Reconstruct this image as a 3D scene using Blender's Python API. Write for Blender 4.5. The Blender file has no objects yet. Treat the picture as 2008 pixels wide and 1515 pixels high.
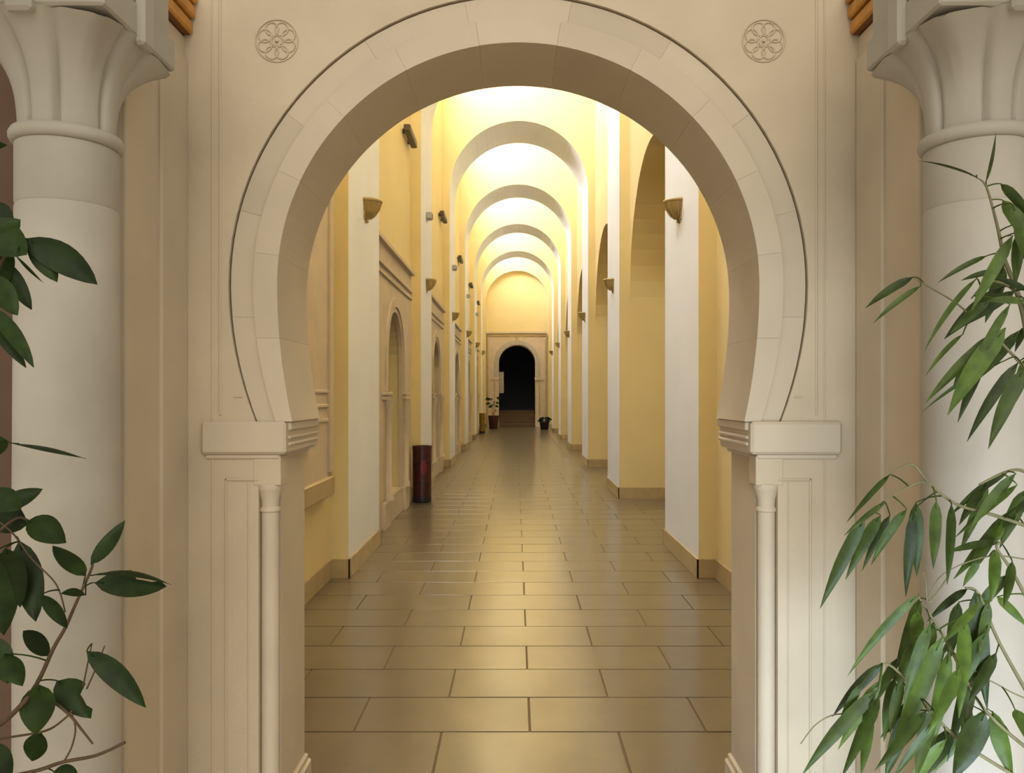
import bpy, bmesh, math, random
from mathutils import Vector
from mathutils.geometry import tessellate_polygon

random.seed(7)
SC = bpy.context.scene
COL = SC.collection
F, VX, VY, HC = 1530.0, 1011.5, 773.0, 1.51      # focal length in px, vanishing point, eye height

# ------------------------------------------------------------------ camera
cam_d = bpy.data.cameras.new('camera')
cam = bpy.data.objects.new('camera', cam_d)
COL.objects.link(cam)
cam.location = (0, 0, HC)
cam.rotation_euler = (math.radians(90), 0, 0)
cam_d.sensor_width = 36.0
cam_d.lens = F / 2008 * 36
cam_d.shift_x = -(VX - 1004) / 2008
cam_d.shift_y = (VY - 757.5) / 2008
cam_d.clip_start = 0.05
SC.camera = cam

# ------------------------------------------------------------------ daylight
world = bpy.data.worlds.new('daylight')
SC.world = world
world.use_nodes = True
bg = world.node_tree.nodes['Background']
bg.inputs['Color'].default_value = (1.0, 0.95, 0.86, 1)
bg.inputs['Strength'].default_value = 0.74
sun_d = bpy.data.lights.new('soft_sun', 'SUN')
sun_d.energy = 1.45
sun_d.angle = math.radians(38)
sun_d.color = (1.0, 0.93, 0.79)
sun = bpy.data.objects.new('soft_sun', sun_d)
COL.objects.link(sun)
sun.rotation_euler = Vector((-0.03, 1.0, -0.50)).to_track_quat('-Z', 'Y').to_euler()
# added area light low behind the camera, standing in for cool daylight
fill_d = bpy.data.lights.new('low_fill_light', 'AREA')
fill_d.shape = 'RECTANGLE'
fill_d.size, fill_d.size_y = 1.0, 0.8
fill_d.energy = 24
fill_d.spread = math.radians(75)
fill_d.color = (0.62, 0.80, 1.0)
fill_lamp = bpy.data.objects.new('low_fill_light', fill_d)
COL.objects.link(fill_lamp)
fill_lamp.location = (0.55, -0.7, 0.40)
fill_lamp.rotation_euler = (Vector((1.38, 2.4, 0.12)) - fill_lamp.location).to_track_quat('-Z', 'Y').to_euler()
SKYLIGHT = 41.0
vs = SC.view_settings
vs.view_transform = 'Standard'
vs.look = 'None'
vs.gamma = 1.0
vs.use_curve_mapping = False
vs.exposure = 0.0

# ------------------------------------------------------------------ materials
def new_mat(name):
    m = bpy.data.materials.new(name)
    m.use_nodes = True
    return m, m.node_tree, m.node_tree.nodes['Principled BSDF']

def mat(name, col, rough=0.7, var=0.08, scale=6.0, bump=0.0, bscale=60.0, rnd=0.0, spec=0.4, metal=0.0, coat=0.0):
    """colour with mottling (object-space noise), optional per-object variation and fine relief"""
    m, nt, p = new_mat(name)
    N, L = nt.nodes, nt.links
    tc = N.new('ShaderNodeNewGeometry')
    nz = N.new('ShaderNodeTexNoise')
    nz.inputs['Scale'].default_value = scale
    nz.inputs['Detail'].default_value = 5
    L.new(tc.outputs['Position'], nz.inputs['Vector'])
    mr = N.new('ShaderNodeMapRange')
    mr.inputs['From Min'].default_value = 0.3
    mr.inputs['From Max'].default_value = 0.7
    mr.inputs['To Min'].default_value = 1 - var
    mr.inputs['To Max'].default_value = 1 + var
    L.new(nz.outputs['Fac'], mr.inputs['Value'])
    hs = N.new('ShaderNodeHueSaturation')
    hs.inputs['Color'].default_value = (*col, 1)
    val = mr.outputs['Result']
    if rnd:
        oi = N.new('ShaderNodeObjectInfo')
        mr2 = N.new('ShaderNodeMapRange')
        mr2.inputs['To Min'].default_value = 1 - rnd
        mr2.inputs['To Max'].default_value = 1 + rnd
        L.new(oi.outputs['Random'], mr2.inputs['Value'])
        mm = N.new('ShaderNodeMath'); mm.operation = 'MULTIPLY'
        L.new(mr2.outputs['Result'], mm.inputs[0]); L.new(val, mm.inputs[1])
        val = mm.outputs['Value']
    L.new(val, hs.inputs['Value'])
    L.new(hs.outputs['Color'], p.inputs['Base Color'])
    p.inputs['Roughness'].default_value = rough
    p.inputs['Specular IOR Level'].default_value = spec
    p.inputs['Metallic'].default_value = metal
    p.inputs['Coat Weight'].default_value = coat
    p.inputs['Coat Roughness'].default_value = 0.13
    if bump:
        n2 = N.new('ShaderNodeTexNoise')
        n2.inputs['Scale'].default_value = bscale
        n2.inputs['Detail'].default_value = 4
        L.new(tc.outputs['Position'], n2.inputs['Vector'])
        b = N.new('ShaderNodeBump')
        b.inputs['Strength'].default_value = bump
        b.inputs['Distance'].default_value = 0.01
        L.new(n2.outputs['Fac'], b.inputs['Height'])
        L.new(b.outputs['Normal'], p.inputs['Normal'])
    return m

def mat_emit(name, col, strength):
    m, nt, p = new_mat(name)
    p.inputs['Base Color'].default_value = (0.8, 0.8, 0.8, 1)
    p.inputs['Emission Color'].default_value = (*col, 1)
    p.inputs['Emission Strength'].default_value = strength
    return m

M_STONE = mat('limestone', (0.53, 0.445, 0.32), 0.75, 0.07, 3.5, 0.12, 45, rnd=0.0)
M_VOUS = mat('limestone_block', (0.515, 0.44, 0.33), 0.75, 0.05, 4.0, 0.10, 45, rnd=0.06)
M_COLUMN = mat('column_limestone', (0.40, 0.365, 0.305), 0.6, 0.07, 5.0, 0.08, 40, rnd=0.02)
M_JOINT = mat('mortar_joint', (0.22, 0.16, 0.10), 0.9, 0.05)
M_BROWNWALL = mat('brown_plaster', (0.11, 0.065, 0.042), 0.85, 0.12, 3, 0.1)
M_YELLOW = mat('yellow_paint', (0.71, 0.57, 0.285), 0.75, 0.03, 1.5, 0.03, 90)
M_WHITE = mat('white_paint', (0.77, 0.775, 0.79), 0.75, 0.03, 1.5, 0.03, 90)
M_CEIL = mat('ceiling_paint', (0.72, 0.66, 0.5), 0.8, 0.03)
M_PORTAL = mat('carved_stone', (0.55, 0.45, 0.33), 0.75, 0.06, 5, 0.08, 50)
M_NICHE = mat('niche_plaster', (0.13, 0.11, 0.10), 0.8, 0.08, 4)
M_TILE = mat('glazed_tile', (0.128, 0.098, 0.056), 0.30, 0.07, 5.0, rnd=0.05, spec=0.35, coat=0.62)
M_GROUT = mat('dark_grout', (0.13, 0.085, 0.04), 0.8, 0.1)
M_SKIRT = mat('skirting_stone', (0.42, 0.31, 0.155), 0.35, 0.1, 8)
M_WOOD = mat('golden_wood', (0.50, 0.22, 0.03), 0.4, 0.25, 12)
M_WOODD = mat('dark_wood_line', (0.16, 0.06, 0.015), 0.5, 0.2, 12)
M_SCONCE = mat('ochre_ceramic', (0.38, 0.27, 0.10), 0.4, 0.12, 25)
M_BRONZE = mat('dark_bronze', (0.075, 0.06, 0.04), 0.5, 0.1, 15)
M_GREYBOX = mat('grey_plastic', (0.33, 0.31, 0.28), 0.5, 0.05)
M_MAROON = mat('maroon_leather', (0.045, 0.008, 0.006), 0.38, 0.3, 18, 0.15, 60)
M_RED = mat('red_emblem', (0.16, 0.012, 0.02), 0.4, 0.2, 30)
M_BLACKTRIM = mat('black_band', (0.012, 0.010, 0.009), 0.4, 0.2, 20)
M_BINWOOD = mat('ochre_wood_bin', (0.22, 0.12, 0.015), 0.5, 0.2, 14)
M_PASSAGE_DARK = mat('passage_darkness', (0.006, 0.006, 0.007), 0.9, 0.1)  # darkness of the passage put into its wall colour
M_STEP = mat('step_stone', (0.10, 0.06, 0.03), 0.5, 0.15, 6)
M_NOTICE = mat('grey_board', (0.33, 0.33, 0.30), 0.6, 0.05)
M_LEAFD = mat('dark_leaf', (0.013, 0.027, 0.003), 0.5, 0.35, 30, 0.05, 120, rnd=0.4, spec=0.18)
M_LEAFL = mat('narrow_leaf', (0.042, 0.070, 0.008), 0.45, 0.35, 30, 0.05, 120, rnd=0.55, spec=0.28)
M_STEM = mat('brown_stem', (0.075, 0.045, 0.022), 0.7, 0.2, 40)
M_STEMG = mat('green_stem', (0.16, 0.15, 0.07), 0.6, 0.2, 40)
M_POT = mat('terracotta', (0.28, 0.11, 0.05), 0.8, 0.1, 10)
M_SOIL = mat('soil', (0.03, 0.02, 0.012), 0.95, 0.3, 60, 0.4)
M_REDPOT = mat('dark_red_pot', (0.05, 0.012, 0.010), 0.4, 0.15, 12)
M_ORANGE = mat('orange_flower', (0.42, 0.12, 0.02), 0.6, 0.2, 30)
M_GROUND = mat('courtyard_paving', (0.68, 0.58, 0.44), 0.8, 0.1, 2)
M_PANE = mat_emit('skylight_glass', (0.90, 0.96, 1.08), SKYLIGHT)

# ------------------------------------------------------------------ helpers
def mesh_obj(name, verts, faces, m, parent=None, smooth=False, mats=None, fm=None):
    me = bpy.data.meshes.new(name)
    me.from_pydata([tuple(v) for v in verts], [], faces)
    for mm in (mats or [m]):
        me.materials.append(mm)
    if fm:
        for p, i in zip(me.polygons, fm):
            p.material_index = i
    b = bmesh.new(); b.from_mesh(me)
    bmesh.ops.recalc_face_normals(b, faces=b.faces)
    b.to_mesh(me); b.free()
    if smooth:
        for p in me.polygons:
            p.use_smooth = True
    o = bpy.data.objects.new(name, me)
    COL.objects.link(o)
    if parent:
        o.parent = parent
    return o

class MB:
    """collects shapes for one mesh"""
    def __init__(s):
        s.v, s.f = [], []
    def add(s, v, f):
        n = len(s.v)
        s.v += [tuple(p) for p in v]
        s.f += [tuple(i + n for i in q) for q in f]
        return s
    def box(s, x0, x1, y0, y1, z0, z1, c=0.0):
        """box; c = chamfer of all edges"""
        if c <= 0:
            v = [(x, y, z) for z in (z0, z1) for y in (y0, y1) for x in (x0, x1)]
            return s.add(v, [(0, 2, 3, 1), (4, 5, 7, 6), (0, 1, 5, 4), (2, 6, 7, 3), (0, 4, 6, 2), (1, 3, 7, 5)])
        b = bmesh.new()
        bmesh.ops.create_cube(b, size=1)
        for q in b.verts:
            q.co = ((x0 + x1) / 2 + q.co.x * (x1 - x0), (y0 + y1) / 2 + q.co.y * (y1 - y0), (z0 + z1) / 2 + q.co.z * (z1 - z0))
        bmesh.ops.bevel(b, geom=list(b.edges), offset=c, segments=1, affect='EDGES')
        b.verts.index_update()
        s.add([q.co[:] for q in b.verts], [[q.index for q in fc.verts] for fc in b.faces])
        b.free()
        return s
    def lathe(s, prof, cx, cy, n=32, a0=0.0, a1=2 * math.pi, sx=1.0, sy=1.0, z0=0.0):
        full = abs(a1 - a0 - 2 * math.pi) < 1e-6
        k = n if full else n + 1
        v = []
        for r, z in prof:
            for i in range(k):
                a = a0 + (a1 - a0) * i / n
                v.append((cx + sx * r * math.cos(a), cy + sy * r * math.sin(a), z + z0))
        f = []
        for j in range(len(prof) - 1):
            for i in range(n):
                i2 = (i + 1) % k if full else i + 1
                f.append((j * k + i, j * k + i2, (j + 1) * k + i2, (j + 1) * k + i))
        if prof[0][0] > 1e-6:
            f.append(tuple(range(k)))
        if prof[-1][0] > 1e-6:
            f.append(tuple((len(prof) - 1) * k + i for i in range(k)))
        return s.add(v, f)
    def tube(s, pts, r0, r1=None, n=6):
        r1 = r0 if r1 is None else r1
        pts = [Vector(p) for p in pts]
        v, f = [], []
        for i, p in enumerate(pts):
            d = (pts[min(i + 1, len(pts) - 1)] - pts[max(i - 1, 0)]).normalized()
            a = d.cross(Vector((0.31, 0.9, 0.2))).normalized()
            b = d.cross(a)
            r = r0 + (r1 - r0) * i / max(1, len(pts) - 1)
            for k in range(n):
                t = 2 * math.pi * k / n
                v.append(p + a * (r * math.cos(t)) + b * (r * math.sin(t)))
        for i in range(len(pts) - 1):
            for k in range(n):
                f.append((i * n + k, i * n + (k + 1) % n, (i + 1) * n + (k + 1) % n, (i + 1) * n + k))
        f.append(tuple(range(n))); f.append(tuple((len(pts) - 1) * n + k for k in range(n)))
        return s.add(v, f)
    def slab(s, outer, holes, w0, w1, m3):
        """flat polygon with holes, extruded from w0 to w1; m3(u, v, w) -> xyz. returns number of face indices per kind"""
        loops = [outer] + list(holes)
        flat = [p for lp in loops for p in lp]
        tris = tessellate_polygon([[Vector((p[0], p[1], 0)) for p in lp] for lp in loops])
        n = len(flat)
        v = [m3(p[0], p[1], w0) for p in flat] + [m3(p[0], p[1], w1) for p in flat]
        f = [tuple(t) for t in tris] + [tuple(i + n for i in reversed(t)) for t in tris]
        base = 0
        for lp in loops:
            k = len(lp)
            for i in range(k):
                a, b = base + i, base + (i + 1) % k
                f.append((a, b, b + n, a + n))
            base += k
        return s.add(v, f)
    def obj(s, name, m, parent=None, smooth=False, mats=None, fm=None):
        return mesh_obj(name, s.v, s.f, m, parent, smooth, mats, fm)

def smooth_by_angle(o, deg=35):
    me = o.data
    b = bmesh.new(); b.from_mesh(me)
    lim = math.radians(deg)
    for fc in b.faces:
        fc.smooth = True
    for e in b.edges:
        e.smooth = len(e.link_faces) == 2 and e.calc_face_angle(0) < lim
    b.to_mesh(me); b.free()
    return o

def empty(name, loc):
    o = bpy.data.objects.new(name, None)
    o.location = loc
    COL.objects.link(o)
    return o

def tag(o, label, cat, group=None, kind=None):
    o['label'] = label
    o['category'] = cat
    if group: o['group'] = group
    if kind: o['kind'] = kind
    return o

def child(o, root):
    """parent a world-space mesh to an empty, keeping it in place"""
    o.parent = root
    if root.type != 'EMPTY':
        return o
    o.matrix_parent_inverse = root.matrix_basis.inverted() if root.matrix_basis else root.matrix_world.inverted()
    return o

def P(px, py, z):
    """a point of the place at depth z metres whose bearing was read off the photograph"""
    return Vector(((px - VX) * z / F, z, HC - (py - VY) * z / F))

XZ = lambda u, v, w: (u, w, v)       # polygon in x,z extruded along y
YZ = lambda u, v, w: (w, u, v)       # polygon in y,z extruded along x

# ------------------------------------------------------------------ dimensions
XL, XR = -1.377, 1.503               # pilaster faces
WL, WR = XL - 0.15, XR + 0.15        # side wall planes
AX = 0.063                           # corridor axis
PIER = [6.417 + 4.909 * k for k in range(7)]
PD = 1.44                            # pilaster depth
SPRING, ARCH_R = 5.76, 1.44
CEIL = 9.6
YEND = 36.12
YN, YF = 2.59, 2.95                  # entrance wall front and back
ORD = ['first', 'second', 'third', 'fourth', 'fifth', 'sixth', 'seventh']

# ================================================================== STRUCTURE
# ---- transverse arches with their pilasters
for k, y in enumerate(PIER):
    n = 36
    out = [(WL - 0.02, 0), (XL, 0), (XL, SPRING)]
    for i in range(1, n):
        a = math.pi - math.pi * i / n
        out.append((AX + ARCH_R * math.cos(a), SPRING + ARCH_R * math.sin(a)))
    out += [(XR, SPRING), (XR, 0), (WR + 0.02, 0), (WR + 0.02, CEIL), (WL - 0.02, CEIL)]
    mb = MB().slab(out, [], y, y + (PD if k < 6 else 0.25), XZ)
    fm = []
    nt_ = len(mb.f) - len(out)
    for i in range(len(mb.f)):
        j = i - nt_
        fm.append(1 if 1 <= j <= n + 2 - 1 + 1 else 0)
    o = mb.obj('arch_wall', None, mats=[M_YELLOW, M_WHITE], fm=fm)
    tag(o, 'yellow transverse arch with white soffit and pilasters, %s from the entrance' % ORD[k] if k < 6 else
        'shallow yellow arch framing the end wall above the dark doorway', 'arch', 'transverse arches of the corridor', 'structure')

# ---- blind portal and opening curves
def arch_curve(c, half, z0, zs, top, n=18, inset=0.0, rise=None):
    """closed outline of an arched opening centred on c (horseshoe if inset > 0)"""
    pts = [(c - half + inset, z0)]
    if inset:
        for i in range(1, 6):
            t = i / 6
            pts.append((c - half + inset * (1 - t) ** 2, z0 + (zs - z0) * t))
    h = top - zs
    for i in range(n + 1):
        a = math.pi - math.pi * i / n
        pts.append((c + half * math.cos(a), zs + h * math.sin(a)))
    if inset:
        for i in range(5, 0, -1):
            t = i / 6
            pts.append((c + half - inset * (1 - t) ** 2, z0 + (zs - z0) * t))
    pts.append((c + half - inset, z0))
    return pts

bays = [(PIER[k] + PD, PIER[k + 1]) for k in range(6)]          # clear bays between pilasters

# left wall with blind niches
mb = MB()
holes = []
for (a, b) in bays[:5]:
    c = (a + b) / 2
    holes.append(arch_curve(c, 0.62, 0.30, 1.92, 2.54))
mb.slab([(YF, 0), (YEND, 0), (YEND, CEIL), (YF, CEIL)], holes, WL, WL - 0.30, YZ)
o = mb.obj('wall_left', M_YELLOW)
tag(o, 'yellow painted wall along the left of the corridor', 'wall', kind='structure')
# backs of the niches
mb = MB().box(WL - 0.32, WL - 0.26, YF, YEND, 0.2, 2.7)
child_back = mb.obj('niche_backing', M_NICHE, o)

# right wall with arched alcoves
mb = MB()
pts = [(YF, 0)]
for (a, b) in bays[:5]:
    c = (a + b) / 2
    r = (b - a) / 2 - 0.01
    pts += [(c - r, 0)] + [(c + r * math.cos(math.pi - math.pi * i / 24), 2.92 + r * math.sin(math.pi - math.pi * i / 24)) for i in range(25)] + [(c + r, 0)]
pts += [(YEND, 0), (YEND, CEIL), (YF, CEIL)]
mb.slab(pts, [], WR, WR + 0.9, YZ)
o = mb.obj('wall_right', M_YELLOW)
tag(o, 'yellow painted wall with tall arched alcoves along the right', 'wall', kind='structure')
MB().box(WR + 0.88, WR + 1.0, YF, YEND, 0, 5).obj('alcove_backing', M_YELLOW, o)

# ---- end wall with dark doorway
DC, DHALF, DTOP = 0.055, 0.845, 3.79
door_pts = arch_curve(DC, DHALF, 0.0, DTOP - DHALF, DTOP)
mb = MB().slab([(WL - 0.02, 0)] + door_pts + [(WR + 0.02, 0), (WR + 0.02, CEIL), (WL - 0.02, CEIL)], [], YEND, YEND + 0.45, XZ)
o = mb.obj('wall_back', M_YELLOW)
tag(o, 'pale yellow end wall above the dark arched doorway', 'wall', kind='structure')
# dark passage behind
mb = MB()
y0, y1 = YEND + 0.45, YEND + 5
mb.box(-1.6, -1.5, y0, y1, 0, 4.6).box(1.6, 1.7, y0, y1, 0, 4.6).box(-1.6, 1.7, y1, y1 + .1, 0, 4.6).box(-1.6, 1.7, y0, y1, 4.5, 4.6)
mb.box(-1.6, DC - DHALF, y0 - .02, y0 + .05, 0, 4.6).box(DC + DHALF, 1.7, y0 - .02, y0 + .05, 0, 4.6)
o = mb.obj('passage_wall', M_PASSAGE_DARK)
tag(o, 'passage walls beyond the far doorway, coloured near-black to look unlit', 'wall', kind='structure')

# ---- ceiling with skylights
mb = MB()
edges = [YF] + [v for b in [(PIER[k], PIER[k] + PD) for k in range(6)] for v in b] + [YEND]
sky_spans = []
for i in range(0, len(edges) - 1):
    mb.box(WL - 0.1, WR + 1.0, edges[i], edges[i + 1], CEIL, CEIL + 0.2)
o = mb.obj('ceiling', M_CEIL)
tag(o, 'high pale ceiling of the corridor above the arches', 'ceiling', kind='structure')
spans = [(YF + 0.5, PIER[0] - 0.4)] + [(a + 0.3, b - 0.3) for a, b in bays]
for i, (a, b) in enumerate(spans):
    r = empty('window_%d' % (i + 1), (0, (a + b) / 2, 9.2))
    tag(r, 'bright clerestory window high on the left wall of the %s bay' % ORD[i], 'window', 'clerestory windows over the corridor bays', 'structure')
    zl = 8.42 if i else 8.0  # first pane extended lower, out of view, to brighten the entrance bay
    v = [(WL + 0.04, a, zl), (WL + 0.04, b, zl), (WL + 0.22, b, 9.5), (WL + 0.22, a, 9.5)]
    child(mesh_obj('pane', v + [(x - 0.02, y, z) for x, y, z in v], [(0, 1, 2, 3), (7, 6, 5, 4), (0, 4, 5, 1), (1, 5, 6, 2), (2, 6, 7, 3), (3, 7, 4, 0)], M_PANE), r)
    mb = MB().box(WL, WL + 0.08, a - .05, b + .05, zl - .06, zl).box(WL, WL + 0.26, a - .05, b + .05, 9.5, 9.6).box(WL, WL + 0.26, a - .05, a, zl - .06, 9.6).box(WL, WL + 0.26, b, b + .05, zl - .06, 9.6)
    child(mb.obj('frame', M_CEIL), r)

# ---- floor: slab, individual tiles near, joined tiles far
fl = MB().box(-4, 4, YN - 0.02, YEND + 0.4, -0.15, -0.006).obj('floor', M_GROUT)
tag(fl, 'glossy beige rectangular floor tiles laid in running bond', 'floor', kind='structure')
TW, TD, GAP = 0.79, 0.397, 0.009
Y0 = 3.495 - 3 * TD
tile_cache = {}
far = MB()
row = 0
while True:
    ya = Y0 + row * TD
    if ya > YEND:
        break
    yb = min(ya + TD, YEND)
    off = AX + (0.0 if (row % 2 == 1) else TW / 2)
    xs = off - TW * 8
    right = WR + 1.0 if ya > PIER[0] + PD - 0.3 else WR
    while xs < right:
        x0, x1 = max(xs, WL - 0.02), min(xs + TW, right)
        if x1 - x0 > 0.03:
            if ya < 13.0 and x0 < WR and x1 > WL:
                w = round(x1 - x0, 4); d = round(yb - ya, 4)
                if (w, d) not in tile_cache:
                    m_ = MB().box(-w / 2 + GAP / 2, w / 2 - GAP / 2, -d / 2 + GAP / 2, d / 2 - GAP / 2, -0.008, 0.0, 0.0015)
                    o = m_.obj('floor_tile', M_TILE, fl)
                    tile_cache[(w, d)] = o.data
                else:
                    o = bpy.data.objects.new('floor_tile', tile_cache[(w, d)])
                    COL.objects.link(o); o.parent = fl
                o.location = ((x0 + x1) / 2, (ya + yb) / 2, random.uniform(-0.0004, 0.0004))
            else:
                far.box(x0 + GAP / 2, x1 - GAP / 2, ya + GAP / 2, yb - GAP / 2, -0.008, 0.0)
        xs += TW
    row += 1
o = far.obj('floor_tile_field', M_TILE, fl)
o['kind'] = 'stuff'
o['label'] = 'far floor tiles merging toward the doorway'
# courtyard ground
o = MB().box(-8, 8, -8, YN - 0.02, -0.15, -0.004).obj('ground', M_GROUND)
tag(o, 'pale courtyard paving in front of the entrance arch', 'paving', kind='structure')

# ---- skirting boards
SH, ST = 0.16, 0.018
for side, nm in ((-1, 'left'), (1, 'right')):
    mb = MB()
    wall, pil = (WL, XL) if side < 0 else (WR, XR)
    def run(x, a, b):
        mb.box(min(x, x - side * ST), max(x, x - side * ST), a, b, 0, SH, 0.003)
    def face(y, dy):
        mb.box(min(wall, pil - side * ST), max(wall, pil - side * ST), min(y, y + dy), max(y, y + dy), 0, SH, 0.003)
    run(wall, YF, PIER[0])
    for k, y in enumerate(PIER):
        d = PD if k < 6 else 0.25
        run(pil, y - ST, y + d + ST)
        face(y, -ST); face(y + d, ST)
        if k < 6:
            a, b = y + PD, PIER[k + 1]
            if side < 0 or k == 5:
                run(wall, a, b)
            else:
                mb.box(wall, wall + 0.88, b - 0.01 - ST, b - 0.01, 0, SH)
                mb.box(wall, wall + 0.88, a + 0.01, a + 0.01 + ST, 0, SH)
                mb.box(wall + 0.88 - ST, wall + 0.88, a, b, 0, SH)
    o = mb.obj('baseboard_' + nm, M_SKIRT)
    tag(o, 'low brown stone skirting along the %s wall and pilasters' % nm, 'baseboard', kind='structure')

# ================================================================== ENTRANCE WALL
EC = 0.008
RZ, RI = 1.877, 0.80                 # arch centre height, inner radius
ZI = 1.42                            # impost top
DROP = RZ - ZI
def hcurve(r, inset, n=40, m=8):
    """horseshoe curve from right foot over the top to left foot: list of (x, z)"""
    pts = []
    for i in range(m):
        t = i / m
        pts.append((EC + r - inset * (1 - t) ** 2, ZI + DROP * t))
    for i in range(n + 1):
        a = math.pi * i / n
        pts.append((EC + r * math.cos(a), RZ + r * math.sin(a)))
    for i in range(m - 1, -1, -1):
        t = i / m
        pts.append((EC - r + inset * (1 - t) ** 2, ZI + DROP * t))
    return pts
BXL, BXR = -1.10, 1.137
TOPZ = 3.7
outer = hcurve(0.963, 0.09)
JH = 0.807
poly = [(BXR, 0), (BXR, TOPZ), (BXL, TOPZ), (BXL, 0), (EC - JH - 0.055, 0), (EC - JH - 0.055, ZI)] + list(reversed(outer)) + [(EC + JH + 0.055, ZI), (EC + JH + 0.055, 0)]
ew = MB()
ew.slab(poly, [], YN, YN + 0.07, XZ)
poly2 = [(BXR + .3, 0), (BXR + .3, TOPZ), (BXL - .3, TOPZ), (BXL - .3, 0), (EC - JH, 0), (EC - JH, ZI)] + list(reversed(hcurve(0.958, 0.09))) + [(EC + JH, ZI), (EC + JH, 0)]
ew.slab(poly2, [], YN + 0.068, YF, XZ)
ew = ew.obj('wall_front', M_STONE)
tag(ew, 'beige limestone wall with the large horseshoe entrance arch', 'wall', kind='structure')
# upper wall closing the corridor above the entrance wall
MB().box(WL - 0.1, WR + 0.1, YF - 0.05, YF, TOPZ - 0.1, CEIL).box(WL - .1, BXL - .25, YF - .05, YF, 0, TOPZ).box(BXR + .25, WR + .1, YF - .05, YF, 0, TOPZ).obj('upper_wall_panel', M_YELLOW, ew)

def band(r0, i0, r1, i1, y0, y1, nb, name, gap=0.0003):
    a = hcurve(r0, i0, 60, 12); b = hcurve(r1, i1, 60, 12)
    n = len(a)
    # arc length parameter on the outer curve
    s = [0]
    for i in range(1, n):
        s.append(s[-1] + math.dist(b[i], b[i - 1]))
    def at(c, t):
        x = t * s[-1]
        for i in range(1, n):
            if s[i] >= x - 1e-9:
                u = (x - s[i - 1]) / max(1e-9, s[i] - s[i - 1])
                return (c[i - 1][0] + (c[i][0] - c[i - 1][0]) * u, c[i - 1][1] + (c[i][1] - c[i - 1][1]) * u)
        return c[-1]
    for k in range(nb):
        t0, t1 = k / nb, (k + 1) / nb
        g = gap / s[-1]
        seg = 7
        ts = [t0 + g + (t1 - t0 - 2 * g) * i / seg for i in range(seg + 1)]
        pl = [at(a, t) for t in ts] + [at(b, t) for t in reversed(ts)]
        m_ = MB().slab(pl, [], y0 + random.uniform(-0.0008, 0.0008), y1, XZ)
        m_.obj(name, M_VOUS, ew)
band(RI, 0.05, 0.880, 0.075, YN - 0.002, YF + 0.004, 13, 'arch_stone')
band(0.882, 0.075, 0.957, 0.088, YN + 0.009, YF - 0.01, 11, 'archivolt_stone')

# imposts
for sgn in (-1, 1):
    x = lambda d: EC + sgn * d
    def bx(mb, d0, d1, y0, y1, z0, z1, c=0.004):
        xa, xb = sorted((x(d0), x(d1)))
        mb.box(xa, xb, y0, y1, z0, z1, c)
    mb = MB()
    ext = (EC - BXL - 0.06) if sgn < 0 else (BXR - EC - 0.06)
    bx(mb, JH - 0.040, ext, YN - 0.022, YF + 0.018, ZI - 0.108, ZI, 0.009)
    for za, zb, q in ((0.0, 0.030, 0.050), (0.048, 0.060, 0.047), (0.070, 0.082, 0.047)):
        bx(mb, JH - q, JH, YN + 0.012, YF + 0.020, ZI - zb, ZI - za, 0.004)
    bx(mb, JH - 0.016, ext - 0.01, YN - 0.008, YF + 0.008, ZI - 0.125, ZI - 0.106, 0.005)
    o = mb.obj('impost', M_VOUS, ew)
    o['label'] = 'moulded stone impost at the foot of the arch'
    # panel mouldings on the jamb front
    mb = MB()
    pz = HC - (938 - VY) * YN / F
    for d0, d1 in ((JH + 0.055, JH + 0.165),):
        bx(mb, d1 - 0.007, d1, YN - 0.006, YN + 0.01, 0.16, pz, 0.002)
        bx(mb, d0, d1, YN - 0.006, YN + 0.01, pz - 0.007, pz, 0.002)
        bx(mb, d0 + 0.03, d0 + 0.036, YN - 0.004, YN + 0.01, 0.16, pz - 0.012, 0.002)
    mb.obj('jamb_moulding', M_STONE, ew)
    mb = MB()
    bx(mb, 0.985, 0.992, YN - 0.005, YN + 0.01, ZI + 0.02, TOPZ, 0.002)
    bx(mb, 1.012, 1.018, YN - 0.004, YN + 0.01, 0.0, TOPZ, 0.002)
    mb.obj('frame_moulding', M_STONE, ew)
    # lower end mark of the outer groove
    mb = MB(); bx(mb, 0.915, 0.945, YN - 0.004, YN + 0.01, 1.50, 1.505, 0.001)
    mb.obj('groove_stop', M_STONE, ew)
    # plinth
    mb = MB(); bx(mb, JH - 0.022, ext, YN - 0.02, YF + 0.02, 0, 0.13, 0.006)
    bx(mb, JH - 0.012, ext, YN - 0.012, YF + 0.012, 0.128, 0.152, 0.005)
    mb.obj('plinth', M_STONE, ew)
    # corner colonette
    cx, cy = x(JH + 0.026), YN + 0.032
    zt = pz - 0.02
    prof = [(0.040, 0.15), (0.040, 0.175), (0.036, 0.18), (0.040, 0.195), (0.034, 0.21), (0.0285, 0.225), (0.0285, zt - 0.095), (0.033, zt - 0.09),
            (0.033, zt - 0.082), (0.028, zt - 0.076), (0.030, zt - 0.05), (0.039, zt - 0.02), (0.042, zt - 0.014), (0.042, zt)]
    o = smooth_by_angle(MB().lathe(prof, cx, cy, 20).obj('colonette', M_VOUS, ew), 40)
    o['label'] = 'slender engaged corner colonette'
    MB().box(cx - 0.045, cx + 0.045, YN - 0.003, YN + 0.07, zt - 0.002, ZI - 0.115, 0.002).obj('colonette_block', M_STONE, ew)

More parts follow.
